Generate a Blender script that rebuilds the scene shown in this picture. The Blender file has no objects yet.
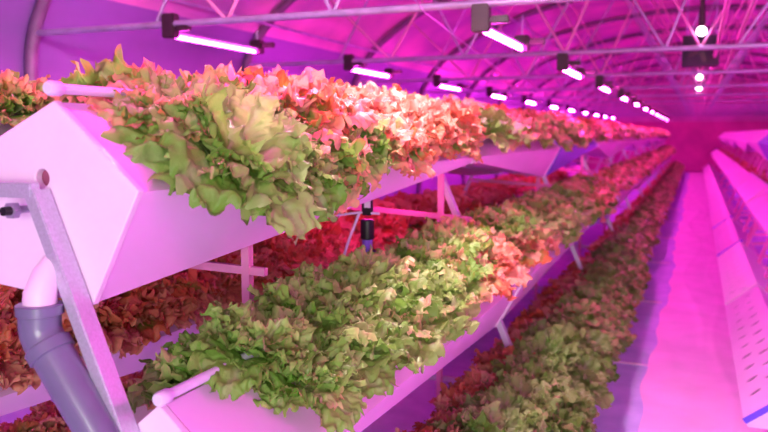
import bpy, bmesh, math, random
import numpy as np
from mathutils import Vector, Matrix
random.seed(7); RS = np.random.RandomState(11)
C = bpy.context.scene.collection
PI = math.pi

# ------------------------------------------------------------------ camera
F = 760.0; CAMZ = 1.75
P = math.atan(82/F); TH = math.atan(313*math.cos(P)/F)
cam = bpy.data.cameras.new('camera'); camo = bpy.data.objects.new('camera', cam); C.objects.link(camo)
cam.sensor_width = 36; cam.lens = F*36/768
camo.location = (0, 0, CAMZ); camo.rotation_euler = (PI/2-P, 0, TH)
cam.clip_start = .05; cam.clip_end = 200
cam.dof.use_dof = True; cam.dof.focus_distance = 2.35; cam.dof.aperture_fstop = 2.6
bpy.context.scene.camera = camo

# ------------------------------------------------------------------ materials
def nt(name):
    m = bpy.data.materials.new(name); m.use_nodes = True
    n = m.node_tree.nodes; l = m.node_tree.links
    return m, n, l, n['Principled BSDF']
def plain(name, col, rough=.5, metal=0., var=.06, scale=8., bump=0., bscale=60., col2=None, coat=0.):
    """base colour broken up by object-space noise, optional fine bump"""
    m, n, l, b = nt(name)
    tc = n.new('ShaderNodeTexCoord'); no = n.new('ShaderNodeTexNoise'); no.inputs['Scale'].default_value = scale
    no.inputs['Detail'].default_value = 5
    l.new(tc.outputs['Object'], no.inputs['Vector'])
    r = n.new('ShaderNodeValToRGB')
    c2 = col2 or tuple(max(0, c*(1-var*3)) for c in col)
    r.color_ramp.elements[0].position = .35; r.color_ramp.elements[1].position = .65
    r.color_ramp.elements[0].color = (*c2, 1); r.color_ramp.elements[1].color = (*col, 1)
    l.new(no.outputs['Fac'], r.inputs['Fac']); l.new(r.outputs['Color'], b.inputs['Base Color'])
    b.inputs['Roughness'].default_value = rough; b.inputs['Metallic'].default_value = metal
    b.inputs['Coat Weight'].default_value = coat
    if bump:
        nb = n.new('ShaderNodeTexNoise'); nb.inputs['Scale'].default_value = bscale; nb.inputs['Detail'].default_value = 4
        l.new(tc.outputs['Object'], nb.inputs['Vector'])
        bp = n.new('ShaderNodeBump'); bp.inputs['Strength'].default_value = bump; bp.inputs['Distance'].default_value = .01
        l.new(nb.outputs['Fac'], bp.inputs['Height']); l.new(bp.outputs['Normal'], b.inputs['Normal'])
    return m
def glow(name, col, s):
    m, n, l, b = nt(name)
    b.inputs['Base Color'].default_value = (.9, .9, .9, 1)
    b.inputs['Emission Color'].default_value = (*col, 1); b.inputs['Emission Strength'].default_value = s
    return m
M = {}
M['gutter'] = plain('pink_tinted_plastic', (.88, .50, .88), .38, var=.02, scale=3, bump=.02, bscale=25)  # pink of the grow lights put into the white plastic
M['gutter_blue'] = plain('violet_tint_plastic', (.25, .16, .80), .4, var=.04, scale=3)  # bluish light on some gutters put into the plastic colour
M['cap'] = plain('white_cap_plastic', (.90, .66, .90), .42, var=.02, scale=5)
M['inside'] = plain('hole_shade', (.012, .006, .010), .7)  # near-black stands in for the shade inside the planting holes
M['capshade'] = plain('cap_hole_shade', (.35, .08, .18), .7)  # shade behind the cap hole put into the colour
M['gutter_lit'] = plain('lit_gutter_plastic', (.97, .88, .97), .35, var=.01)  # brighter copy of the gutter plastic, lamp light put into it
M['tube'] = plain('pale_tube_plastic', (.72, .62, .82), .3, var=.02)
M['greypipe'] = plain('grey_pipe_plastic', (.17, .15, .27), .32, var=.05, coat=.2)
M['steel'] = plain('galvanised_steel', (.62, .56, .72), .42, metal=.45, var=.05, scale=140, bump=.05)
M['pinkpaint'] = plain('painted_steel', (.82, .26, .55), .45, var=.05)
M['dark'] = plain('dark_housing', (.045, .012, .025), .45, var=.1)
M['black'] = plain('black_plastic', (.012, .010, .014), .35, var=.1)
M['film'] = plain('roof_film', (.88, .32, .62), .55, var=.10, scale=.7, bump=.5, bscale=2.2, col2=(.42, .17, .46))
M['wallfilm'] = plain('shaded_side_film', (.30, .14, .46), .55, var=.10, scale=.7, bump=.4, bscale=2.2)  # violet shade low at the sides put into the film colour
M['arch'] = plain('arch_tube', (.26, .14, .26), .45, metal=.3, var=.08)
M['tie'] = plain('galvanised_tube', (.50, .36, .62), .38, metal=.4, var=.08)
M['farwall'] = plain('far_wall_panel', (.75, .12, .42), .7, var=.08, scale=1.2)
M['farfilm'] = plain('gable_film', (.75, .30, .60), .7, var=.08, scale=1.2)
M['ground'] = plain('woven_ground_cloth', (.62, .52, .92), .8, var=.10, scale=5, bump=.3, bscale=150, col2=(.48, .42, .80))
M['sheet'] = plain('plastic_floor_sheet', (.92, .52, .86), .5, var=.04, scale=3, bump=.1, bscale=8)
M['batten'] = plain('pale_batten', (.85, .5, .8), .5)
M['tape'] = plain('blue_edge_strip', (.12, .06, .85), .4)
M['fan'] = plain('fan_housing', (.02, .012, .03), .6)
M['led'] = glow('led_tube', (1.0, .04, .70), 170)
M['led_far'] = glow('led_tube_far', (1.0, .05, .66), 380)
M['led_outer'] = glow('led_tube_outer', (1.0, .04, .70), 60)
M['led_inner'] = glow('led_tube_inner', (1.0, .02, .42), 45)
M['led_white'] = glow('white_led_tube', (1.0, .72, .86), 850)
M['bulb'] = glow('lamp_globe', (1.0, .75, .95), 16)
M['label'] = plain('valve_label', (.85, .75, .9), .4)

def lettuce_mat(name):
    m, n, l, b = nt(name)
    at = n.new('ShaderNodeAttribute'); at.attribute_name = 'leaf'           # R along leaf, G rib, B leaf seed
    sp = n.new('ShaderNodeSeparateColor'); l.new(at.outputs['Color'], sp.inputs['Color'])
    rd = n.new('ShaderNodeAttribute'); rd.attribute_type = 'OBJECT'; rd.attribute_name = 'redness'
    tc = n.new('ShaderNodeTexCoord'); no = n.new('ShaderNodeTexNoise'); no.inputs['Scale'].default_value = 26; no.inputs['Detail'].default_value = 4
    l.new(tc.outputs['Object'], no.inputs['Vector'])
    def mth(op, a, bb, cl=False):
        k = n.new('ShaderNodeMath'); k.operation = op; k.use_clamp = cl
        for i, v in enumerate((a, bb)):
            if isinstance(v, (int, float)): k.inputs[i].default_value = v
            elif v is not None: l.new(v, k.inputs[i])
        return k.outputs[0]
    def mix(f, a, bb):
        k = n.new('ShaderNodeMix'); k.data_type = 'RGBA'
        l.new(f, k.inputs['Factor'])
        for i, v in ((6, a), (7, bb)):
            if isinstance(v, tuple): k.inputs[i].default_value = (*v, 1)
            else: l.new(v, k.inputs[i])
        return k.outputs[2]
    g = mix(sp.outputs[2], (.20, .42, .05), (.50, .66, .20))
    g = mix(mth('MULTIPLY', sp.outputs[1], .75), g, (.72, .74, .46))
    tn = n.new('ShaderNodeAttribute'); tn.attribute_type = 'OBJECT'; tn.attribute_name = 'leaf_shade'  # per-plant amount of shade painted into the leaf
    # pigment and painted red light: from the frilled margin inward with redness
    e = mth('ADD', sp.outputs[0], mth('MULTIPLY', mth('SUBTRACT', no.outputs['Fac'], .5), .9))
    e = mth('ADD', e, mth('MULTIPLY', mth('SUBTRACT', rd.outputs['Fac'], 1.0), 1.25))
    e = mth('ADD', e, mth('MULTIPLY', mth('SUBTRACT', sp.outputs[2], .5), .5))
    f = mth('MULTIPLY', mth('SUBTRACT', e, .02), 2.4, True)
    redc = mix(sp.outputs[2], (.74, .14, .05), (.96, .50, .35))
    c = mix(f, g, redc)
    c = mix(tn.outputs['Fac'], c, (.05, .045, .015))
    l.new(c, b.inputs['Base Color'])
    b.inputs['Roughness'].default_value = .42
    b.inputs['Specular IOR Level'].default_value = .45
    nb = n.new('ShaderNodeTexNoise'); nb.inputs['Scale'].default_value = 95; nb.inputs['Detail'].default_value = 3
    l.new(tc.outputs['Object'], nb.inputs['Vector'])
    bp = n.new('ShaderNodeBump'); bp.inputs['Strength'].default_value = .55; bp.inputs['Distance'].default_value = .006
    l.new(nb.outputs['Fac'], bp.inputs['Height']); l.new(bp.outputs['Normal'], b.inputs['Normal'])
    tr = n.new('ShaderNodeBsdfTranslucent'); l.new(c, tr.inputs['Color'])
    mx = n.new('ShaderNodeMixShader'); mx.inputs[0].default_value = .36
    l.new(b.outputs[0], mx.inputs[1]); l.new(tr.outputs[0], mx.inputs[2])
    l.new(mx.outputs[0], n['Material Output'].inputs['Surface'])
    return m
M['lettuce'] = lettuce_mat('frilly_lettuce_leaf')

# ------------------------------------------------------------------ helpers
def link(name, me, parent=None):
    o = bpy.data.objects.new(name, me); C.objects.link(o)
    if parent is not None: o.parent = parent
    return o
def obj(name, bm, mats, parent=None, smooth=False, recalc=True):
    if recalc: bmesh.ops.recalc_face_normals(bm, faces=bm.faces)
    me = bpy.data.meshes.new(name); bm.to_mesh(me); bm.free()
    if not isinstance(mats, (list, tuple)): mats = [mats]
    for m in mats: me.materials.append(m)
    if smooth:
        for p in me.polygons: p.use_smooth = True
        if smooth != 'all':
            me.set_sharp_from_angle(angle=math.radians(smooth if smooth is not True else 40))
    return link(name, me, parent)
def empty(name, loc, parent=None):
    o = bpy.data.objects.new(name, None); C.objects.link(o); o.location = loc; o.empty_display_size = .1
    if parent is not None: o.parent = parent
    return o
def tag(o, label=None, cat=None, group=None, kind=None):
    if label: o['label'] = label
    if cat: o['category'] = cat
    if group: o['group'] = group
    if kind: o['kind'] = kind
    return o
def bar(bm, a, b, w, h=None, up=(0, 0, 1), bevel=0.):
    """rectangular bar from a to b"""
    a = Vector(a); b = Vector(b); d = (b-a).normalized(); up = Vector(up)
    s = d.cross(up)
    if s.length < 1e-3: s = d.cross(Vector((1, 0, 0)))
    s.normalize(); u = s.cross(d).normalized(); h = h or w
    vs = []
    for p in (a, b):
        for i, j in ((-1, -1), (1, -1), (1, 1), (-1, 1)):
            vs.append(bm.verts.new(p + s*(i*w/2) + u*(j*h/2)))
    fs = [(0, 1, 2, 3), (7, 6, 5, 4), (0, 4, 5, 1), (1, 5, 6, 2), (2, 6, 7, 3), (3, 7, 4, 0)]
    nf = [bm.faces.new([vs[i] for i in f]) for f in fs]
    if bevel:
        es = {e for f in nf for e in f.edges}
        bmesh.ops.bevel(bm, geom=list(es), offset=bevel, segments=2, affect='EDGES')
def box(bm, lo, hi, bevel=0.):
    lo = Vector(lo); hi = Vector(hi); c = (lo+hi)/2
    bar(bm, (c.x, lo.y, c.z), (c.x, hi.y, c.z), hi.x-lo.x, hi.z-lo.z, bevel=bevel)
def tube(bm, pts, r, n=14, caps=True):
    """round tube through pts; r may be a list"""
    pts = [Vector(p) for p in pts]; rs = r if isinstance(r, (list, tuple)) else [r]*len(pts)
    rings = []; prev = None
    for i, p in enumerate(pts):
        d = (pts[min(i+1, len(pts)-1)]-pts[max(i-1, 0)]).normalized()
        if prev is None:
            u = d.cross(Vector((0, 0, 1)))
            if u.length < 1e-2: u = d.cross(Vector((1, 0, 0)))
        else: u = prev - d*prev.dot(d)
        u.normalize(); prev = u; v = d.cross(u)
        rings.append([bm.verts.new(p + (u*math.cos(2*PI*k/n) + v*math.sin(2*PI*k/n))*rs[i]) for k in range(n)])
    for a, b in zip(rings, rings[1:]):
        for k in range(n): bm.faces.new((a[k], a[(k+1) % n], b[(k+1) % n], b[k]))
    if caps: bm.faces.new(rings[0][::-1]); bm.faces.new(rings[-1])
def plate_with_holes(outer, holes, thick, axis_fn):
    """flat plate in (a,b) coords with holes; axis_fn(a,b,depth)->3D"""
    bm = bmesh.new(); es = []
    def loop(pts):
        vs = [bm.verts.new((p[0], p[1], 0)) for p in pts]
        return [bm.edges.new((vs[i], vs[(i+1) % len(vs)])) for i in range(len(vs))]
    es += loop(outer)
    for h in holes: es += loop(h)
    bmesh.ops.triangle_fill(bm, edges=es, use_beauty=True)
    ex = bmesh.ops.extrude_face_region(bm, geom=list(bm.faces))
    for v in [g for g in ex['geom'] if isinstance(g, bmesh.types.BMVert)]: v.co.z = thick
    for v in bm.verts: v.co = Vector(axis_fn(v.co.x, v.co.y, v.co.z))
    return bm
def circ(cx, cy, rx, ry=None, n=18):
    ry = ry or rx
    return [(cx+rx*math.cos(2*PI*i/n), cy+ry*math.sin(2*PI*i/n)) for i in range(n)]
def ordn(i):
    return ['first', 'second', 'third', 'fourth', 'fifth', 'sixth', 'seventh', 'eighth', 'ninth', 'tenth', 'eleventh', 'twelfth', 'thirteenth', 'fourteenth'][i]

# ------------------------------------------------------------------ lettuce meshes
def leaf_arrays(L, e0, droop, az, rs, nu, nv, twist=0., fan=1.05):
    """one frilled lettuce leaf: (verts, quads, attr). Base at origin, z up is the plant axis."""
    u = (np.linspace(0, 1, nu)**.72)[:, None]*np.ones((1, nv)); v = np.ones((nu, 1))*np.linspace(-1, 1, nv)[None, :]
    ph = rs.uniform(0, 6.28, 8)
    hf = nv > 60; mf = nv > 30
    saw = np.abs(((v*9.5+ph[2]) % 1.)-.5)*2
    lob = 1-.50*np.abs(v)**2.6 + .06*np.sin(4.5*v+ph[0]) + .11*np.abs(np.sin(5.5*v+ph[1]))**.7 + (.055*saw if mf else 0) + (.045*np.sin(46*v+ph[3]) if hf else 0)
    wid = .13+.87*np.clip((u-.16)/.60, 0, 1)**1.3
    ang = v*fan*wid
    rho = u*L*(1+(lob-1)*u**1.2)
    x = rho*np.sin(ang); y = rho*np.cos(ang)
    edge = np.clip(u, 0, 1)
    fr = np.clip((u-.50)/.50, 0, 1)                       # the frill lives in the outer half of the blade
    def puck(wl, cnt):                                    # isotropic puckering, wavelength wl in leaf lengths
        z = 0
        for _ in range(cnt):
            th = rs.uniform(0, 6.28); k = 6.28/wl*rs.uniform(.75, 1.3)
            z = z+np.sin((x*math.cos(th)+y*math.sin(th))/L*k+rs.uniform(0, 6.28))
        return z/math.sqrt(cnt)
    n = L*(.07*edge**1.4*np.sin(4.0*v+ph[4]+1.2*u) + .07*fr*np.sin(8*v+ph[5]+2.5*u+.8*np.sin(3*v)))
    n = n + L*.050*(.25+fr)*u*puck(.34, 4)
    if mf: n = n + L*(.034*(.15+fr)*u*puck(.17, 4) + .030*fr**1.5*np.sin(27*v+ph[7]+5*u+1.3*np.sin(7*v)))
    if hf: n = n + L*(.017*(.2+fr)*u*puck(.085, 4) + .020*fr**2.5*np.sin(58*v+ph[0]+2*np.sin(9*v)))
    ex = L*fr*(.03*puck(.2, 3) if mf else 0)
    x = x+ex
    n += -L*.05*np.exp(-(v/.10)**2)*u*(1-u)*3 + L*.20*np.abs(v)**1.7*u*rs.uniform(-.2, 1.2)
    # bend the leaf along its length: elevation angle falls from e0 by droop
    s = y/L
    el = e0-droop*np.clip(s, 0, 1.2)**1.3
    ss = np.linspace(0, 1.4, 60); eel = e0-droop*np.clip(ss, 0, 1.2)**1.3
    cr = np.concatenate([[0], np.cumsum(np.cos(eel[:-1])*np.diff(ss))])*L; cz = np.concatenate([[0], np.cumsum(np.sin(eel[:-1])*np.diff(ss))])*L
    R = np.interp(s, ss, cr) - np.sin(el)*n; Z = np.interp(s, ss, cz) + np.cos(el)*n
    X = x + .5*np.sin(twist)*n
    ca, sa = math.cos(az), math.sin(az)
    r0 = .010
    px = ca*(R+r0)-sa*X; py = sa*(R+r0)+ca*X
    V = np.stack([px, py, Z], -1).reshape(-1, 3)
    idx = np.arange(nu*nv).reshape(nu, nv)
    Q = np.stack([idx[:-1, :-1], idx[:-1, 1:], idx[1:, 1:], idx[1:, :-1]], -1).reshape(-1, 4)
    rib = np.exp(-(v/(.05+.10*(1-u)))**2)*(1.05-.8*u) + .45*np.exp(-((np.abs(v)-.55*u)/.05)**2)*(1-u)
    A = np.stack([np.clip(u**1.5+.10*n/L, 0, 1), np.clip(rib, 0, 1), np.full_like(u, rs.uniform()), np.ones_like(u)], -1).reshape(-1, 4)
    return V, Q, A
def plant_arrays(rs, nleaf, nu, nv, size=.182):
    Vs, Qs, As = [], [], []; off = 0
    for i in range(nleaf):
        t = (i/(nleaf-1))                                    # 0 outer .. 1 heart
        L = size*(1.0-.30*t)*rs.uniform(.86, 1.14)
        e0 = math.radians(28+52*t+rs.uniform(-9, 9)); droop = math.radians(62-32*t+rs.uniform(-14, 18))
        V, Q, A = leaf_arrays(L, e0, droop, i*2.39996+rs.uniform(-.25, .25), rs, nu, nv, rs.uniform(-.5, .5), rs.uniform(.85, 1.25))
        V[:, 2] += .012*t
        Vs.append(V); Qs.append(Q+off); As.append(A); off += len(V)
    return np.concatenate(Vs), np.concatenate(Qs), np.concatenate(As)
def mesh_from(name, V, Q, A, mat):
    me = bpy.data.meshes.new(name)
    me.vertices.add(len(V)); me.vertices.foreach_set('co', V.astype(np.float32).ravel())
    me.loops.add(len(Q)*4); me.loops.foreach_set('vertex_index', Q.astype(np.int32).ravel())
    me.polygons.add(len(Q)); me.polygons.foreach_set('loop_start', np.arange(0, len(Q)*4, 4, dtype=np.int32))
    me.polygons.foreach_set('use_smooth', np.ones(len(Q), dtype=bool))
    me.update(calc_edges=True)
    at = me.color_attributes.new('leaf', 'FLOAT_COLOR', 'POINT'); at.data.foreach_set('color', A.astype(np.float32).ravel())
    me.materials.append(mat); me.validate()
    return me
HI = [mesh_from('lettuce', *plant_arrays(np.random.RandomState(100+i), 22, 25, 92), M['lettuce']) for i in range(9)]
MID = [mesh_from('lettuce', *plant_arrays(np.random.RandomState(200+i), 17, 13, 50), M['lettuce']) for i in range(6)]
LO = [plant_arrays(np.random.RandomState(300+i), 11, 5, 11) for i in range(5)]

# ------------------------------------------------------------------ rack geometry
XC = -1.65; MIRX = -.15; Y0 = 1.36; PITCH = 2.9; LEN = 2.80
# profile relative to the ridge, aisle side positive: (right shoulder, left shoulder), bottoms depend on depth factor t
TIERS = {1: (-1.39, 1.824), 2: (-1.11, 1.13), 3: (-.83, .47)}
def profile(tier, t):
    if tier == 3: t = min(t, .42)
    z1 = -.205-.266*t
    ls = (-.238, -.115) if tier == 1 else (-.232, -.19)
    lb = (-.205+.02*(1-t), z1+.03) if tier == 1 else (-.232+.146*t, z1)
    return [(0, 0), (.236, -.205), (.236-.146*t, z1), lb, ls]
def gutter(name, tier, k, side, rack, label, mat, left_of_pair=False, holes=True, bare=False):
    """side +1: aisle slope on +X; -1 mirrored. rack 'L' or 'R'"""
    rx, rz = TIERS[tier]
    if side < 0: rx = 2*XC-rx
    sgn = side
    if rack == 'R': rx = 2*MIRX-rx; sgn = -side
    y0 = Y0+PITCH*k; y1 = y0+LEN
    deep_near = (k % 2 == 0) if tier != 2 else (k % 2 == 1)
    ta, tb = (1., .12) if deep_near else (.12, 1.)
    bm = bmesh.new(); rings = []
    N = 8
    for i in range(N+1):
        f = i/N; t = ta+(tb-ta)*f
        rings.append([bm.verts.new((sgn*x, (y0+.022)*(1-f)+y1*f-y0, z)) for x, z in profile(tier, t)])
    for a, b in zip(rings, rings[1:]):
        for j in range(5):
            fc = bm.faces.new((a[j], a[(j+1) % 5], b[(j+1) % 5], b[j]))
            if bare and j == 0: fc.material_index = 1
    fn = bm.faces.new(rings[0]); fn.material_index = 2
    bm.faces.new(rings[-1][::-1])
    es = [e for e in bm.edges if abs(e.verts[0].co.y-e.verts[1].co.y) > .01]
    es = [e for e in es if len(e.link_faces) == 2 and e.link_faces[0].normal.angle(e.link_faces[1].normal, 0) > .05] if False else es
    root = obj('hydroponic_gutter', bm, [mat, M['inside'], M['capshade']])
    root.location = (rx, y0, rz)
    tag(root, label, 'gutter', 'hydroponic gutters on the racks')
    # end caps: plates with a round hole at the near end, plain at the far end
    near = profile(tier, ta); far = profile(tier, tb)
    def grow(pr, e=.004):
        cx = sum(p[0] for p in pr)/5; cz = sum(p[1] for p in pr)/5
        return [(p[0]+(e if p[0] > cx else -e), p[1]+(e if p[1] > cz else -e)) for p in pr]
    hz = -.178 if tier == 1 else -.135
    hx = -.043 if tier == 1 else -.02
    hr = .0215 if tier == 1 else .042
    cb = plate_with_holes(grow(near), [circ(hx, hz, hr, n=24)], .022, lambda a, b, d: (sgn*a, d, b))
    cap = obj('end_cap', cb, [M['cap'] if mat is not M['gutter_blue'] else mat], root, smooth=30)
    bv = cap.modifiers.new('bevel', 'BEVEL'); bv.width = .003; bv.segments = 2; bv.limit_method = 'ANGLE'; bv.angle_limit = math.radians(35)
    if k <= 1:
        cb = plate_with_holes(grow(far), [circ(hx, max(hz, -.14), .018)], .016, lambda a, b, d: (sgn*a, LEN+d, b))
        obj('end_cap', cb, [M['cap']], root, smooth=30)
    # supply tube along the ridge with a fatter stopper
    if tier < 3 and not (left_of_pair) and k < 4:
        bm = bmesh.new(); ty = -.035
        tx = .022 if side > 0 else -.022
        if rack == 'R': tx = -tx
        tube(bm, [(tx, ty+.03, .030), (tx, LEN-.05, .030)], .0125, 14)
        tb_ = obj('supply_tube', bm, M['tube'], root, smooth=50)
        bm = bmesh.new(); tube(bm, [(tx, ty, .030), (tx, ty+.006, .030), (tx, ty+.036, .030), (tx, ty+.040, .030)], [.014, .0175, .0175, .014], 18)
        obj('stopper', bm, M['tube'], tb_, smooth=50)
    if bare:
        # aisle slope as a plate with two staggered rows of round planting holes
        sl = math.hypot(.236, .205); hl = []
        for i in range(11):
            hl.append(circ(.17+i*.25, sl*.36, .025, .042, n=14)); hl.append(circ(.17+.125+i*.25, sl*.72, .025, .042, n=14))
        hl = [h for h in hl if max(p[0] for p in h) < LEN-.05]
        ca, sa = .236/sl, .205/sl
        pb = plate_with_holes([(.0, -.004), (LEN, -.004), (LEN, sl+.004), (.0, sl+.004)], hl, .008,
                              lambda a, b, d: (sgn*(b*ca+(d+.001)*sa), a, -b*sa+(d+.001)*ca))
        obj('perforated_panel', pb, [mat], root)
        return root
    return root

# planting sites ------------------------------------------------------------
SITES = []   # (dist, pos, axis, redness, words, size, tier, k, rack, side, slope, idx)
rackname = ['the end rack with the drain pipe', 'the second rack from the drain pipe', 'the third rack from the drain pipe', 'the fourth rack from the drain pipe']
def sites(tier, k, side, rack, slopes, spacing=.265, start=.20, sz=1.):
    rx, rz = TIERS[tier]
    if side < 0: rx = 2*XC-rx
    sgn = side
    if rack == 'R': rx = 2*MIRX-rx; sgn = -side
    y0 = Y0+PITCH*k
    prof = profile(tier, .5)
    out = []
    for slope, t, stag in slopes:
        sh = prof[1] if slope > 0 else prof[4]
        d = Vector((sgn*sh[0], 0, sh[1])); nrm = Vector((-d.z*(1 if d.x > 0 else -1), 0, abs(d.x))).normalized()
        n = int((LEN-start)/spacing)+1
        for i in range(n):
            y = y0+start+stag*spacing+i*spacing
            if y > y0+LEN-(.0 if tier == 3 else .05): continue
            p = Vector((rx, y, rz))+d*t
            out.append([p, nrm, tier, k, side, rack, slope, t, i])
    return out

# greenery rules -------------------------------------------------------------
def redness(tier, k, y, side, rack, slope, t):
    r = random.uniform(-.12, .12)
    if rack == 'R': return 1.0
    if tier == 1:
        if y < 2.1: b = .14 if slope > 0 and t > .5 else .50
        elif y < 2.7: b = .34 if t > .5 else .72
        elif y < 4.4: b = .62 if t > .5 else .98
        else: b = .36 if t > .5 else .62
        if slope < 0: b = .50 if y < 2.4 else .9
        if side < 0: b = .55 if y < 2.4 else .8
    elif tier == 2:
        b = .12 if y < 3.0 else ((.78 if t > .3 else .42) if 3.2 < y < 4.9 else (.28 if y < 7.2 else .48))
        if side < 0: b = 1.0  # red grow light put into the tint of inner plants
    else:
        b = .14 if y < 5 else .30
        if side < 0: b = .9
        if slope < 0: b = 1.0  # red light under the rack painted into back-slope plants
    return b+r

ALL = []
NK = 12
for k in range(NK):
    fs = 1.0
    mt = M['gutter_blue'] if k == 2 else M['gutter']
    where = rackname[k] if k < 4 else 'the %s rack along the aisle' % ordn(k)
    if k == 0: words = {1: 'top white gutter with round-holed end cap above the bent grey drain pipe', 2: 'middle white gutter under dense green lettuce on the end rack', 3: 'lowest white gutter of the end rack, beside the aisle floor'}
    else: words = {t: '%s %s gutter, aisle side, %s' % ({1: 'top', 2: 'middle', 3: 'lowest'}[t], 'violet-lit white' if k == 2 else 'pink-lit white', where) for t in (1, 2, 3)}
    for t in (1, 2, 3):
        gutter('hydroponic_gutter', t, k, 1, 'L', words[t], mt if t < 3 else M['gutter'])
    gutter('hydroponic_gutter', 1, k, -1, 'L', 'inner top white gutter behind the aisle one, %s' % where, M['gutter'], True)
    if k < 5:
        for t in (2, 3):
            gutter('hydroponic_gutter', t, k, -1, 'L', 'inner %s %s gutter under the plants, %s' % ({2: 'middle', 3: 'lowest'}[t], 'violet-lit white' if k == 1 else 'white', where), M['gutter_blue'] if k == 1 else M['gutter'], True)
    A2 = [(1, .30, 0.), (1, .86, .5)]; B2 = [(1, .06, 0.), (1, .46, .3)]
    ALL += sites(1, k, 1, 'L', [(1, .34, 0.), (1, .86, .15), (-1, .55, .3)] if k == 0 else [(1, .12, 0.), (1, .52, .4), (-1, .55, .3)], start=.32 if k == 0 else .1)
    ALL += sites(1, k, -1, 'L', [(1, .6, .1)] + ([(-1, .4, .4)] if k < 2 else []), start=.12)
    ALL += sites(2, k, 1, 'L', B2+[(-1, .55, .0)], start=.37 if k == 0 else .13)
    ALL += sites(3, k, 1, 'L', A2+[(-1, .45, .3)], start=.02)
    if k < 4:
        ALL += sites(2, k, -1, 'L', [(-1, .22, .0), (-1, .55, .3), (1, .4, .1)], start=.1)
        ALL += sites(3, k, -1, 'L', [(1, .3, .1), (1, .85, .6)], start=.1)
    if k >= 1:
        wr = '%s rack across the aisle' % ordn(k-1)
        bl = (k == 3)
        gutter('hydroponic_gutter', 3, k, 1, 'R', 'empty lowest gutter with rows of planting holes, %s' % wr, M['gutter_lit'] if k == 2 else M['gutter'], bare=True)
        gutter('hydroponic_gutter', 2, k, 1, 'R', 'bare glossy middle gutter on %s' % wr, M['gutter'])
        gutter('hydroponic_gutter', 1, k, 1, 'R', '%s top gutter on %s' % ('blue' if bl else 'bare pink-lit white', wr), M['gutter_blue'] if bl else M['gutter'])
        gutter('hydroponic_gutter', 1, k, -1, 'R', 'top gutter of the outer side on %s' % wr, M['gutter'], True)
        if k >= 3:
            ALL += sites(2, k, 1, 'R', [(-1, .75, .2)], start=.2, spacing=.4)

# choose the individuals: the ones that show largest
def score(s):
    p, nrm, tier, k, side, rack, slope, t, i = s
    d = (p-Vector((0, 0, CAMZ))).length
    w = 1.
    if side < 0: w *= 1.35
    if slope < 0: w *= 1.15
    if rack == 'R': w *= 1.05
    return d*w
def inview(p):
    d = p-Vector((0, 0, CAMZ))
    fw = Vector((-math.sin(TH)*math.cos(P), math.cos(TH)*math.cos(P), -math.sin(P))); rt = Vector((math.cos(TH), math.sin(TH), 0)); up = rt.cross(fw)
    w = d.dot(fw)
    if w < .2: return False
    x = 384+F*d.dot(rt)/w; y = 216-F*d.dot(up)/w; m = .22*F/w
    return -m < x < 768+m and -m < y < 432+m
ALL = [s for s in ALL if inview(s[0])]
ALL.sort(key=score)
IND, REST = ALL[:300], ALL[300:]
tname = {1: 'top', 2: 'middle', 3: 'lowest'}
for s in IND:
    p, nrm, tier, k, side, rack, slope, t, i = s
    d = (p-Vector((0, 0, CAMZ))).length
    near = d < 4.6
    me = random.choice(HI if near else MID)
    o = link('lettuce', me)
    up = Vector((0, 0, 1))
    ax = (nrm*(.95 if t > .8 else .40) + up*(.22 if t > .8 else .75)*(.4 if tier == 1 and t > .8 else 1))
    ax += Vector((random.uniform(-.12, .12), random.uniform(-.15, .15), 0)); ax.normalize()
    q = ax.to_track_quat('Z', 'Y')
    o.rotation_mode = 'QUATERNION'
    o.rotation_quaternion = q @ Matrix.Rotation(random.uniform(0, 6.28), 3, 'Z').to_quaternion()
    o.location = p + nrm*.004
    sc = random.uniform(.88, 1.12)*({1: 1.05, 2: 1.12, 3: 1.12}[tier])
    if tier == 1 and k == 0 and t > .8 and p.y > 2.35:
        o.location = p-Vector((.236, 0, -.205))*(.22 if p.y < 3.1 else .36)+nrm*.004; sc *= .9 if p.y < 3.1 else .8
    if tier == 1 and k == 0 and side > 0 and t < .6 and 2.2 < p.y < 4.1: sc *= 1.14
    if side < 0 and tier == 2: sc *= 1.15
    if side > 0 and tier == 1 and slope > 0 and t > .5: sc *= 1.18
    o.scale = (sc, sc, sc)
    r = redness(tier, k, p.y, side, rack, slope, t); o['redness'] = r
    o['leaf_shade'] = .42 if tier == 3 else (.22 if side < 0 and tier == 2 else (.12 if tier == 2 and k > 0 else 0.))  # shade of lower and inner tiers put into the leaf colour
    col = 'green' if r < .4 else ('red-tipped' if r < .6 else 'reddish')
    if rack == 'R': wh = '%s rack across the aisle' % ordn(k-1)
    else: wh = {0: 'the drain pipe rack', 1: 'the second rack', 2: 'the third rack'}.get(k, 'the %s rack' % ordn(k))
    if side > 0:
        pos = '%s gutter %s' % (tname[tier], 'aisle slope upper row' if slope > 0 and t < .5 else ('aisle slope edge row' if slope > 0 else 'back slope'))
    else:
        pos = 'inner %s gutter %s' % (tname[tier], {(1, True): 'outer slope', (1, False): 'outer slope', (-1, True): 'facing slope edge', (-1, False): 'facing slope'}[(slope, t < .5)])
        if tier == 3: pos = 'inner lowest gutter %s' % ('upper row' if t < .5 else 'edge row')
        if tier == 2 and slope < 0: pos = 'inner middle gutter %s' % ('ridge row' if t < .35 else 'aisleward row')
    tag(o, '%s lettuce, %s in %s, %s' % (col, ordn(i), pos, wh), 'lettuce', 'lettuces in the hydroponic gutters')
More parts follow.
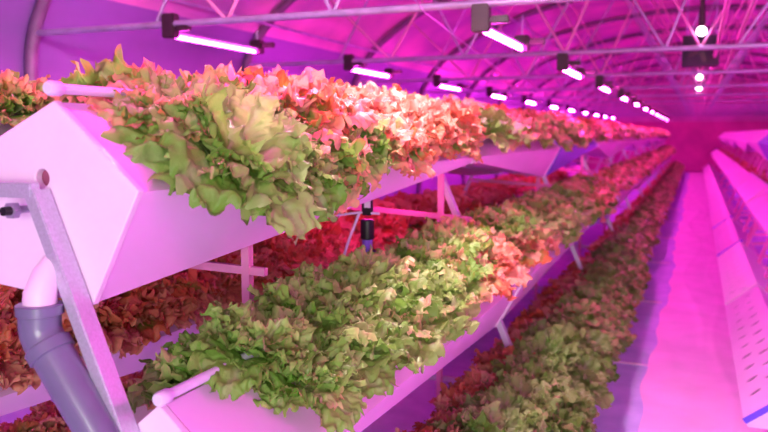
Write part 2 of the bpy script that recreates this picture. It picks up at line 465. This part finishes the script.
# the rest: one mass of far lettuces
Vs, Qs, As, off = [], [], [], 0
Vr = []
for s in REST:
    p, nrm, tier, k, side, rack, slope, t, i = s
    V, Q, A = LO[random.randrange(len(LO))]
    ax = (nrm*.5+Vector((0, 0, .65))).normalized()
    Mx = (ax.to_track_quat('Z', 'Y') @ Matrix.Rotation(random.uniform(0, 6.28), 3, 'Z').to_quaternion()).to_matrix()
    Mx = np.array(Mx)*random.uniform(.9, 1.15)
    W = V @ Mx.T + np.array(p)
    A = A.copy(); r = redness(tier, k, p.y, side, rack, slope, t); A[:, 0] = np.clip(A[:, 0]+(r-.62)*1.25, 0, 1.5)
    Vs.append(W); Qs.append(Q+off); As.append(A); off += len(V)
if Vs:
    o = link('lettuce', mesh_from('lettuce', np.concatenate(Vs), np.concatenate(Qs), np.concatenate(As), M['lettuce']))
    o['redness'] = .62; o['leaf_shade'] = .15
    tag(o, 'hundreds of small far lettuces filling the racks toward the end wall', 'lettuce', None, 'stuff')

# ------------------------------------------------------------------ A-frame supports
def aframe(k, rack, y, label, mat, full=True):
    root = empty('rack_frame', (0, y, 0)); tag(root, label, 'rack frame', 'steel A-frames carrying the gutters')
    m = (lambda x: x) if rack == 'L' else (lambda x: 2*MIRX-x)
    zt = 1.62; xt = -1.42; g = -.43
    for s in (1, -1):
        xa = xt if s > 0 else 2*XC-xt
        xb = xa + s*.43*zt
        bm = bmesh.new(); bar(bm, (m(xa), 0, zt), (m(xb), 0, .0), .034, .026, up=(0, 1, 0), bevel=.003)
        bar(bm, (m(xa)+.012*(1 if rack == 'L' else -1)*s, .014, zt), (m(xb)+.012*(1 if rack == 'L' else -1)*s, .014, 0), .008, .05, up=(0, 1, 0))
        obj('leg', bm, mat, root)
    bm = bmesh.new(); bar(bm, (m(xt+.012), 0, zt), (m(2*XC-xt-.012), 0, zt), .03, .034, bevel=.003)
    obj('top_bar', bm, mat, root)
    if full:
        bm = bmesh.new(); bar(bm, (m(xt+.43*.75), 0, zt-.75), (m(2*XC-xt-.43*.75), 0, zt-.75), .025, .03)
        obj('cross_bar', bm, mat, root)
        bm = bmesh.new(); bar(bm, (m(xt+.43*1.32), 0, zt-1.32), (m(2*XC-xt-.43*1.32), 0, zt-1.32), .025, .03)
        obj('cross_bar', bm, mat, root)
    return root
for k in range(NK):
    y = Y0+PITCH*k-.045
    rt = aframe(k, 'L', y, 'galvanised A-frame at the camera end of %s' % (rackname[k] if k < 4 else 'the %s rack along the aisle' % ordn(k)), M['steel'])
    if k == 0:
        bm = bmesh.new(); n = 6
        tube(bm, [(-1.459, -.030, 1.574), (-1.459, -.012, 1.574)], .020, 6); 
        nut = obj('hex_nut', bm, M['tie'], rt)
        bm = bmesh.new(); tube(bm, [(-1.457, -.050, 1.574), (-1.457, -.029, 1.574)], .0105, 14); obj('bolt_end', bm, M['black'], nut, smooth=40)
        bm = bmesh.new(); tube(bm, [(-1.459, -.012, 1.574), (-1.459, .045, 1.574)], .009, 10); obj('bolt_shank', bm, M['tie'], nut, smooth=40)
    if k < 4:
      # post under the top gutter, cross rail
      if k == 0:
        yy = Y0+PITCH*k+.72
        r2 = empty('support_post', (0, yy, 0)); tag(r2, 'steel post with rail halfway along %s' % rackname[k], 'support post', 'posts under the top gutters')
        bm = bmesh.new(); bar(bm, (-1.33, 0, 0), (-1.33, 0, 1.47), .028, .028); obj('post', bm, M['pinkpaint'], r2)
        bm = bmesh.new(); bar(bm, (-2.0, 0, 1.33), (-1.26, 0, 1.31), .022, .026); obj('rail', bm, M['pinkpaint'], r2)
      if True:
        r2 = empty('support_post', (0, Y0+PITCH*k+LEN-.03, 0)); tag(r2, 'steel post with rail at the far end of %s' % rackname[k], 'support post', 'posts under the top gutters')
        bm = bmesh.new(); bar(bm, (-1.34, 0, 0), (-1.34, 0, 1.56), .03, .03); obj('post', bm, M['pinkpaint'], r2)
        bm = bmesh.new(); bar(bm, (-2.0, 0, 1.32), (-1.16, 0, 1.27), .022, .028); obj('rail', bm, M['pinkpaint'], r2)
    if k >= 1:
        aframe(k, 'R', y, 'steel A-frame at the camera end of the %s rack across the aisle' % ordn(k-1), M['pinkpaint'])
        if k < 5:
            for dy, nm in ((.95, 'first'), (1.9, 'second')):
                r2 = empty('support_post', (0, Y0+PITCH*k+dy, 0)); tag(r2, '%s slanted pink brace inside %s rack across the aisle' % (nm, ordn(k-1)), 'support post', 'braces inside the racks across the aisle')
                bm = bmesh.new(); bar(bm, (.55, 0, 0), (1.05, .3, 1.35), .03, .03); obj('post', bm, M['pinkpaint'], r2)
                bm = bmesh.new(); bar(bm, (.60, 0, .30), (2.0, 0, .42), .03, .03); obj('rail', bm, M['pinkpaint'], r2)

# blue strips across the ends of the perforated gutters
for k, lab in ((1, 'bright blue strip across the camera end of the nearest perforated gutter'), (3, 'blue strip across the joint behind the whitest perforated gutter'), (4, 'small blue strip at the next joint of the perforated gutters, farther along')):
    bm = bmesh.new(); yb = Y0+PITCH*k-.020
    bar(bm, (.288, yb, .47-.205+.0), (.562, yb, .482), .03, .012, up=(0, 1, 0))
    tag(obj('blue_edge_strip', bm, M['tape']), lab, 'strip', 'blue strips on the perforated gutters')

# ------------------------------------------------------------------ drain pipe
root = empty('drain_pipe', (-1.375, 1.28, 1.0)); tag(root, 'bent grey plastic drain pipe under the top gutter end cap', 'drain pipe')
rl = lambda p: (p[0]+1.375, p[1]-1.28, p[2]-1.0)
bm = bmesh.new(); tube(bm, [rl(q) for q in [(-1.372, 1.352, 1.505), (-1.372, 1.335, 1.478), (-1.375, 1.305, 1.43), (-1.375, 1.284, 1.385), (-1.375, 1.28, 1.34)]], [.004, .016, .030, .0375, .039], 24)
obj('spout', bm, M['cap'], root, smooth=60)
def rim(p, d, r, h):
    d = Vector(d).normalized(); p = Vector(p)
    bm = bmesh.new(); tube(bm, [p-d*h/2, p-d*h*.42, p+d*h*.42, p+d*h/2], [r*.93, r, r, r*.93], 28)
    return bm
bm = bmesh.new()
pts = [(-1.375, 1.28, 1.362), (-1.376, 1.28, 1.335), (-1.377, 1.28, 1.312), (-1.374, 1.28, 1.295), (-1.366, 1.28, 1.279), (-1.353, 1.28, 1.262), (-1.342, 1.28, 1.248)]
tube(bm, [rl(q) for q in pts], [.047, .047, .047, .047, .047, .047, .047], 28)
elbow = obj('elbow', bm, M['greypipe'], root, smooth=60)
obj('collar', rim(rl((-1.375, 1.28, 1.352)), (0, 0, 1), .0525, .026), M['greypipe'], elbow, smooth=50)
obj('collar', rim(rl((-1.350, 1.28, 1.259)), (.62, 0, -.78), .0535, .030), M['greypipe'], elbow, smooth=50)
bm = bmesh.new(); tube(bm, [rl(q) for q in [(-1.353, 1.28, 1.264), (-1.29, 1.28, 1.178), (-1.21, 1.28, 1.066), (-1.16, 1.28, .99), (-1.13, 1.285, .93), (-1.12, 1.29, .86), (-1.12, 1.29, .05)]], [.0475, .0475, .043, .0425, .0425, .0425, .0425], 28)
obj('pipe', bm, M['greypipe'], root, smooth=60)

# ------------------------------------------------------------------ hanging valve under the top gutter
root = empty('hanging_valve', (-1.35, 3.1, 1.22)); tag(root, 'black cylindrical valve with a white label hanging under the top gutter', 'valve')
bm = bmesh.new(); tube(bm, [(0, 0, .06), (0, 0, .065), (0, 0, .145), (0, 0, .15)], [.026, .031, .031, .026], 20); obj('valve_body', bm, M['black'], root, smooth=40)
bm = bmesh.new(); tube(bm, [(0, 0, .17), (0, 0, .175), (0, 0, .27), (0, 0, .345)], [.022, .026, .026, .014], 20); ub = obj('upper_body', bm, M['black'], root, smooth=40)
bm = bmesh.new(); box(bm, (-.002, -.031, .205), (.026, -.0245, .255)); obj('white_label', bm, M['label'], ub)
bm = bmesh.new(); tube(bm, [(0, 0, -.0), (0, 0, .005), (0, 0, .06)], [.02, .024, .024], 20); obj('nozzle', bm, M['gutter_blue'], root, smooth=40)
bm = bmesh.new(); tube(bm, [(-.10, -.1, .175), (-.03, -.02, .182), (.06, 0, .178)], .006, 8); obj('hose', bm, M['tube'], root, smooth=60)
bm = bmesh.new(); tube(bm, [(-.03, -.02, .18), (-.06, -.06, .07), (-.085, -.10, -.05)], .007, 8); obj('hose', bm, M['tube'], root, smooth=60)

# black planting hole and stray bits on bare plastic: net cups at the first sites
for (tier, kk, idx, t) in ((1, 0, 0, .42), (1, 0, 1, .40), (2, 0, 1, .62), (2, 0, 6, .7)):
    rx, rz = TIERS[tier]; d = Vector((.236, 0, -.205)); nrm = Vector((.205, 0, .236)).normalized()
    y = Y0+(.30, .47, .17)[0 if tier == 1 and idx == 0 else (1 if tier == 1 else 2)]+(0 if idx < 6 else 1.3)
    p = Vector((rx, y, rz))+d*t
    bm = bmesh.new(); tube(bm, [(0, 0, -.02), (0, 0, .003), (0, 0, .004)], [.024, .026, .020], 18)
    o = obj('net_cup', bm, M['black'], smooth=40); o.location = p; o.rotation_mode = 'QUATERNION'; o.rotation_quaternion = nrm.to_track_quat('Z', 'Y')
    w = {(1, 0): 'black net cup in the top gutter near its end cap', (1, 1): 'black net cup between the first lettuces on the top gutter', (2, 1): 'black net cup in the bare end of the middle gutter', (2, 6): 'black net cup amid the leaves halfway along the middle gutter'}[(tier, idx)]
    tag(o, w, 'net cup', 'net cups in the gutters')

# ------------------------------------------------------------------ greenhouse shell
AX, BZ, ZE = 4.85, 2.0, 2.25
YN, YF = -4.0, 38.0
def arch_pt(t): return (AX*math.cos(t), ZE+BZ*math.sin(t))
NA = 40
def strip(pairs, y0, y1, ny):
    bm = bmesh.new(); g = [[bm.verts.new((x, y0+(y1-y0)*j/ny, z)) for j in range(ny+1)] for x, z in pairs]
    for a, b in zip(g, g[1:]):
        for j in range(ny): bm.faces.new((a[j], a[j+1], b[j+1], b[j]))
    return bm
o = obj('ceiling', strip([arch_pt(PI*i/NA) for i in range(NA-3)], YN, YF, 14), M['film'], smooth='all', recalc=False); tag(o, kind='structure')
o = obj('ceiling_left_shaded', strip([arch_pt(PI*i/NA) for i in range(NA-4, NA+1)], YN, YF, 14), M['wallfilm'], smooth='all', recalc=False); tag(o, kind='structure')  # left foot of the roof film, its shade put into the colour
for nm, s in (('wall_left', -1), ('wall_right', 1)):
    o = obj(nm, strip([(s*AX, 0), (s*AX, ZE)], YN, YF, 14), M['wallfilm']); tag(o, kind='structure')
bm = bmesh.new(); bm.faces.new([bm.verts.new(q) for q in [(-AX, YF, 0), (AX, YF, 0), (AX, YF, 2.32), (-AX, YF, 2.32)]])
tag(obj('wall_far', bm, M['farwall']), kind='structure')
bm = bmesh.new(); bm.faces.new([bm.verts.new((x, YF+.03, z)) for x, z in [(AX, 2.2)]+[arch_pt(PI*i/NA) for i in range(NA+1)]+[(-AX, 2.2)]])
tag(obj('wall_far_gable', bm, M['farfilm']), kind='structure')
bm = bmesh.new()                                          # camera-end wall, unseen; wide opening added to admit the white fill
for a, b in (((-AX, YN-.06, 0), (.1, YN, 3.3)), ((2.9, YN-.06, 0), (AX, YN, 3.3)), ((-AX, YN-.06, 3.3), (AX, YN, 4.3))): box(bm, a, b)
tag(obj('wall_near', bm, M['farfilm']), kind='structure')
bm = bmesh.new()
box(bm, (-AX, YN, -.2), (AX, YF, 0)); tag(obj('floor', bm, M['ground']), kind='structure')
# wrinkled plastic sheet laid on the aisle
bm = bmesh.new(); nx, ny = 44, 420; g = []
for j in range(ny+1):
    y = 1.0+(YF-1.2)*(j/ny)**1.6; row = []
    edge = -.24+.018*math.sin(3.1*y)+.012*math.sin(7.7*y+1)+.03*math.sin(.8*y)
    for i in range(nx+1):
        f = i/nx; x = edge+(.52-edge)*f
        w = .016*math.sin(9*x+1.3*y+2*math.sin(.9*y))*math.sin(1.7*y-3*x)+.007*math.exp(-((x-.02-.10*math.sin(1.1*y))/.035)**2)+.006*math.exp(-((x-.24+.05*math.sin(1.9*y+1))/.03)**2)
        w *= min(1, f*5)
        row.append(bm.verts.new((x, y, .006+max(0, w+.004))))
    g.append(row)
for a, b in zip(g, g[1:]):
    for i in range(nx): bm.faces.new((a[i], a[i+1], b[i+1], b[i]))
o = obj('plastic_sheet', bm, M['sheet'], smooth='all'); tag(o, 'wrinkled pink-lit plastic sheet laid along the middle of the aisle', 'floor sheet')
for i, y in enumerate((3.5, 5.95, 8.28, 10.9, 13.58, 16.2, 18.9)):
    bm = bmesh.new(); box(bm, (-.72, y-.012, .001), (-.27, y+.012, .012), bevel=.003)
    tag(obj('floor_batten', bm, M['batten']), 'thin pale batten across the violet floor cloth, %s along the aisle' % ordn(i), 'batten', 'battens across the floor cloth')

# trusses --------------------------------------------------------------------
TR = [1.5+3.0*i for i in range(12)]
for i, y in enumerate(TR):
    root = empty('roof_truss', (0, y, 0)); tag(root, 'arched roof truss with a pale steel tie bar, %s from the camera end' % ordn(i), 'roof truss', 'roof trusses of the greenhouse')
    bm = bmesh.new(); pts = [(-AX+.05, 0, 0), (-AX+.05, 0, 1.2)]+[((AX-.05)*math.cos(t), 0, ZE+(BZ-.05)*math.sin(t)) for t in [PI-PI*j/36 for j in range(37)]]+[(AX-.05, 0, 1.2), (AX-.05, 0, 0)]
    tube(bm, pts, .048, 8); obj('arch', bm, M['arch'], root, smooth=60)
    zt = 2.52
    bm = bmesh.new(); tube(bm, [(-AX+.08, 0, zt), (AX-.08, 0, zt)], .024, 10); obj('tie_bar', bm, M['tie'], root, smooth=60)
    # web
    xs = [-3.6, -2.4, -1.2, 0, 1.2, 2.4, 3.6]
    zof = lambda x: ZE+(BZ-.06)*math.sqrt(max(0, 1-(x/(AX-.05))**2))
    for j, (a, b) in enumerate([(-3.6, -2.9), (-2.2, -2.9), (-2.2, -1.3), (-.3, -1.3), (-.3, .3), (.3, 1.3), (2.2, 1.3), (2.2, 2.9), (3.6, 2.9), (-3.0, -3.9), (-3.0, -2.1), (-1.2, -2.1), (-1.2, -.5), (0, -.9), (0, .9), (1.2, .5), (1.2, 2.1), (3.0, 2.1)]):
        bm = bmesh.new(); tube(bm, [(a, 0, zt), (b, 0, zof(b))], .013, 6); obj('web_strut', bm, M['pinkpaint'] if j > 8 else M['tie'], root, smooth=60)
for x, z, nm in ((.15, 2.60, 'lower pale pipe running lengthwise above the aisle'), (.33, 2.66, 'second pale pipe running lengthwise above the aisle')):
    bm = bmesh.new(); tube(bm, [(x, YN+.1, z), (x, YF-.1, z)], .02, 8)
    tag(obj('overhead_pipe', bm, M['pinkpaint'], smooth=60), nm, 'pipe', 'overhead pipes')
for ti, (t, lab) in enumerate(((PI*.12, 'low on the far side of the roof'), (PI*.28, 'on the far side of the roof'), (PI*.42, 'just beyond the ridge'), (PI*.58, 'just before the ridge'), (PI*.72, 'above the lamp row'), (PI*.88, 'low above the outer wall'))):
    bm = bmesh.new(); x = (AX-.1)*math.cos(t); z = ZE+(BZ-.1)*math.sin(t)
    tube(bm, [(x, YN+.1, z), (x, YF-.1, z)], .016, 6)
    tag(obj('purlin', bm, M['tie'], smooth=60), 'thin steel purlin running lengthwise %s' % lab, 'purlin', 'purlins under the roof film')
# sagging thin wire
bm = bmesh.new(); tube(bm, [(-.85, .5, 2.62), (-1.6, 4.6, 2.50), (-2.6, 11, 2.6)], .004, 6)
tag(obj('hanging_wire', bm, M['tube'], smooth=60), 'thin pale wire strung below the roof over the lettuce', 'wire')

# grow lights ------------------------------------------------------------------
def lamp(x, y, z, label, group, led='led', inner=False):
    root = empty('grow_light', (x, y, z)); tag(root, label, 'grow light', group)
    L = 1.15
    bm = bmesh.new(); tube(bm, [(0, .06, 0), (0, L, 0)], .0135, 12); obj('led_tube', bm, M[led], root, smooth=60)
    bm = bmesh.new(); box(bm, (-.03, .04, .018), (.03, L+.02, .034)); obj('tube_backing', bm, M['tie'], root)
    for yy in (() if inner else (0, L)):
        bm = bmesh.new(); box(bm, (-.052, yy-.03, -.015), (.052, yy+.05, .155 if yy == 0 else .10), bevel=.008); hb = obj('housing', bm, M['dark'], root)
        bm = bmesh.new(); box(bm, (.055, yy-.02, .03), (.17, yy+.03, .075), bevel=.008); obj('clamp_arm', bm, M['dark'], hb)
    if inner:
        bm = bmesh.new(); box(bm, (-.02, .5, .03), (.02, .56, .09)); obj('bracket', bm, M['dark'], root)
    for yy in (() if inner else (.01, L+.01)):
        bm = bmesh.new(); tube(bm, [(0, yy, .09), (0, yy, (3.9 if z > 2.7 else (2.52 if yy < .5 else 2.62))-z)], .006, 6); obj('hanger', bm, M['tie'], root)
    return root
for k in (0, 2, 4, 6, 8):
    lamp(-1.64, Y0+PITCH*k+2.3, 1.49, 'tube grow light tucked under the top gutters where %s meets the next' % ('the drain pipe rack' if k == 0 else 'the %s rack' % ordn(k)), 'grow lights inside the racks', 'led_inner', True)
for i, y in enumerate(TR):
    if i == 0:
        lamp(-1.22, y-.2, 2.37, 'magenta tube grow light above the end rack with the drain pipe', 'grow lights above the racks')
        lamp(-1.15, 2.45, 2.78, 'whitish tube grow light hung higher above the end rack', 'grow lights above the racks', 'led_white'); continue
    lamp(-1.22, y, 2.37, 'glowing tube grow light under the %s truss, above the lettuce racks' % ordn(i), 'grow lights above the racks', 'led' if i < 2 else 'led_far')
for i, y in enumerate(TR[:9]):  # unseen lamp row added to throw magenta on aisle-facing sides
    lamp(2.5, y, 2.40, 'added unseen tube grow light under the %s truss, beyond the racks across the aisle' % ordn(i), 'added grow lights across the aisle', 'led_far' if i < 4 else 'led')
lamp(-3.48, 1.0, 2.44, 'added unseen magenta tube grow light near the outer wall beside the end rack', 'grow lights near the outer wall')  # unseen lamp added to redden the inner plants
for i, y in enumerate(TR[1:]):
    lamp(-3.48, y, 2.44, 'glowing tube grow light under the %s truss, near the outer wall' % ordn(i+1), 'grow lights near the outer wall', 'led_outer' if i < 1 else ('led' if i < 3 else 'led_far'))
for y, nm in ((7.5, 'nearest the dark fan box, before it'), (10.5, 'just behind the dark fan box'), (13.5, 'third along the aisle'), (16.5, 'fourth along the aisle')):
    root = empty('globe_lamp', (0.0, y, 2.665)); tag(root, 'small round white lamp hung over the aisle, %s' % nm, 'lamp', 'round lamps over the aisle')
    r = {7.5: .042, 10.5: .03, 13.5: .042, 16.5: .052}[y]
    bm = bmesh.new(); bmesh.ops.create_uvsphere(bm, u_segments=16, v_segments=10, radius=r); obj('globe', bm, M['bulb'], root, smooth='all')
    bm = bmesh.new(); tube(bm, [(0, 0, r*.9), (0, 0, r+.06), (0, 0, r+.5)], [.03, .03, .008], 10); obj('lamp_holder', bm, M['dark'], root, smooth=40)
# fan box ---------------------------------------------------------------------
root = empty('fan_box', (0, 9.2, 2.50)); tag(root, 'dark square ventilation fan box hanging over the aisle', 'fan')
bm = bmesh.new()
for a, b in (((-.19, 0, 0), (.19, .22, .02)), ((-.19, 0, .31), (.19, .22, .33)), ((-.19, 0, .02), (-.17, .22, .31)), ((.17, 0, .02), (.19, .22, .31)), ((-.17, .03, .02), (.17, .05, .31))): box(bm, a, b)
obj('housing', bm, M['fan'], root)
bm = bmesh.new()
for a in range(4):
    t = a*PI/2+.4; bar(bm, (.02*math.cos(t), .01, .165+.02*math.sin(t)), (.13*math.cos(t), .02, .165+.13*math.sin(t)), .05, .006, up=(0, 1, 0))
obj('fan_blades', bm, M['dark'], root)
for x in (-.15, .15):
    bm = bmesh.new(); tube(bm, [(x, .1, .33), (x, .1, 1.55)], .008, 6); obj('hanger', bm, M['tie'], root)

# ------------------------------------------------------------------ lights
def area(name, loc, target, sx, sy, power, col):
    l = bpy.data.lights.new(name, 'AREA'); l.shape = 'RECTANGLE'; l.size = sx; l.size_y = sy; l.energy = power; l.color = col
    o = bpy.data.objects.new(name, l); C.objects.link(o); o.location = loc
    o.rotation_euler = (Vector(target)-Vector(loc)).to_track_quat('-Z', 'Y').to_euler(); return o
area('rear_white_fill', (1.5, -3.75, 1.75), (-.9, 3, 1.1), 2.5, 2.7, 285, (.97, 1., .88))  # soft white fill added behind the camera for the near faces
w = bpy.data.worlds.new('world'); bpy.context.scene.world = w; w.use_nodes = True
w.node_tree.nodes['Background'].inputs['Color'].default_value = (.75, .55, 1., 1); w.node_tree.nodes['Background'].inputs['Strength'].default_value = .10

sc = bpy.context.scene
sc.view_settings.view_transform = 'Standard'; sc.view_settings.look = 'None'; sc.view_settings.gamma = 1.0
sc.view_settings.use_curve_mapping = False; sc.view_settings.exposure = 0.1
sc.cycles.use_denoising = True
sc.cycles.max_bounces = 8; sc.cycles.diffuse_bounces = 5; sc.cycles.transmission_bounces = 4
sc.cycles.sample_clamp_indirect = 8
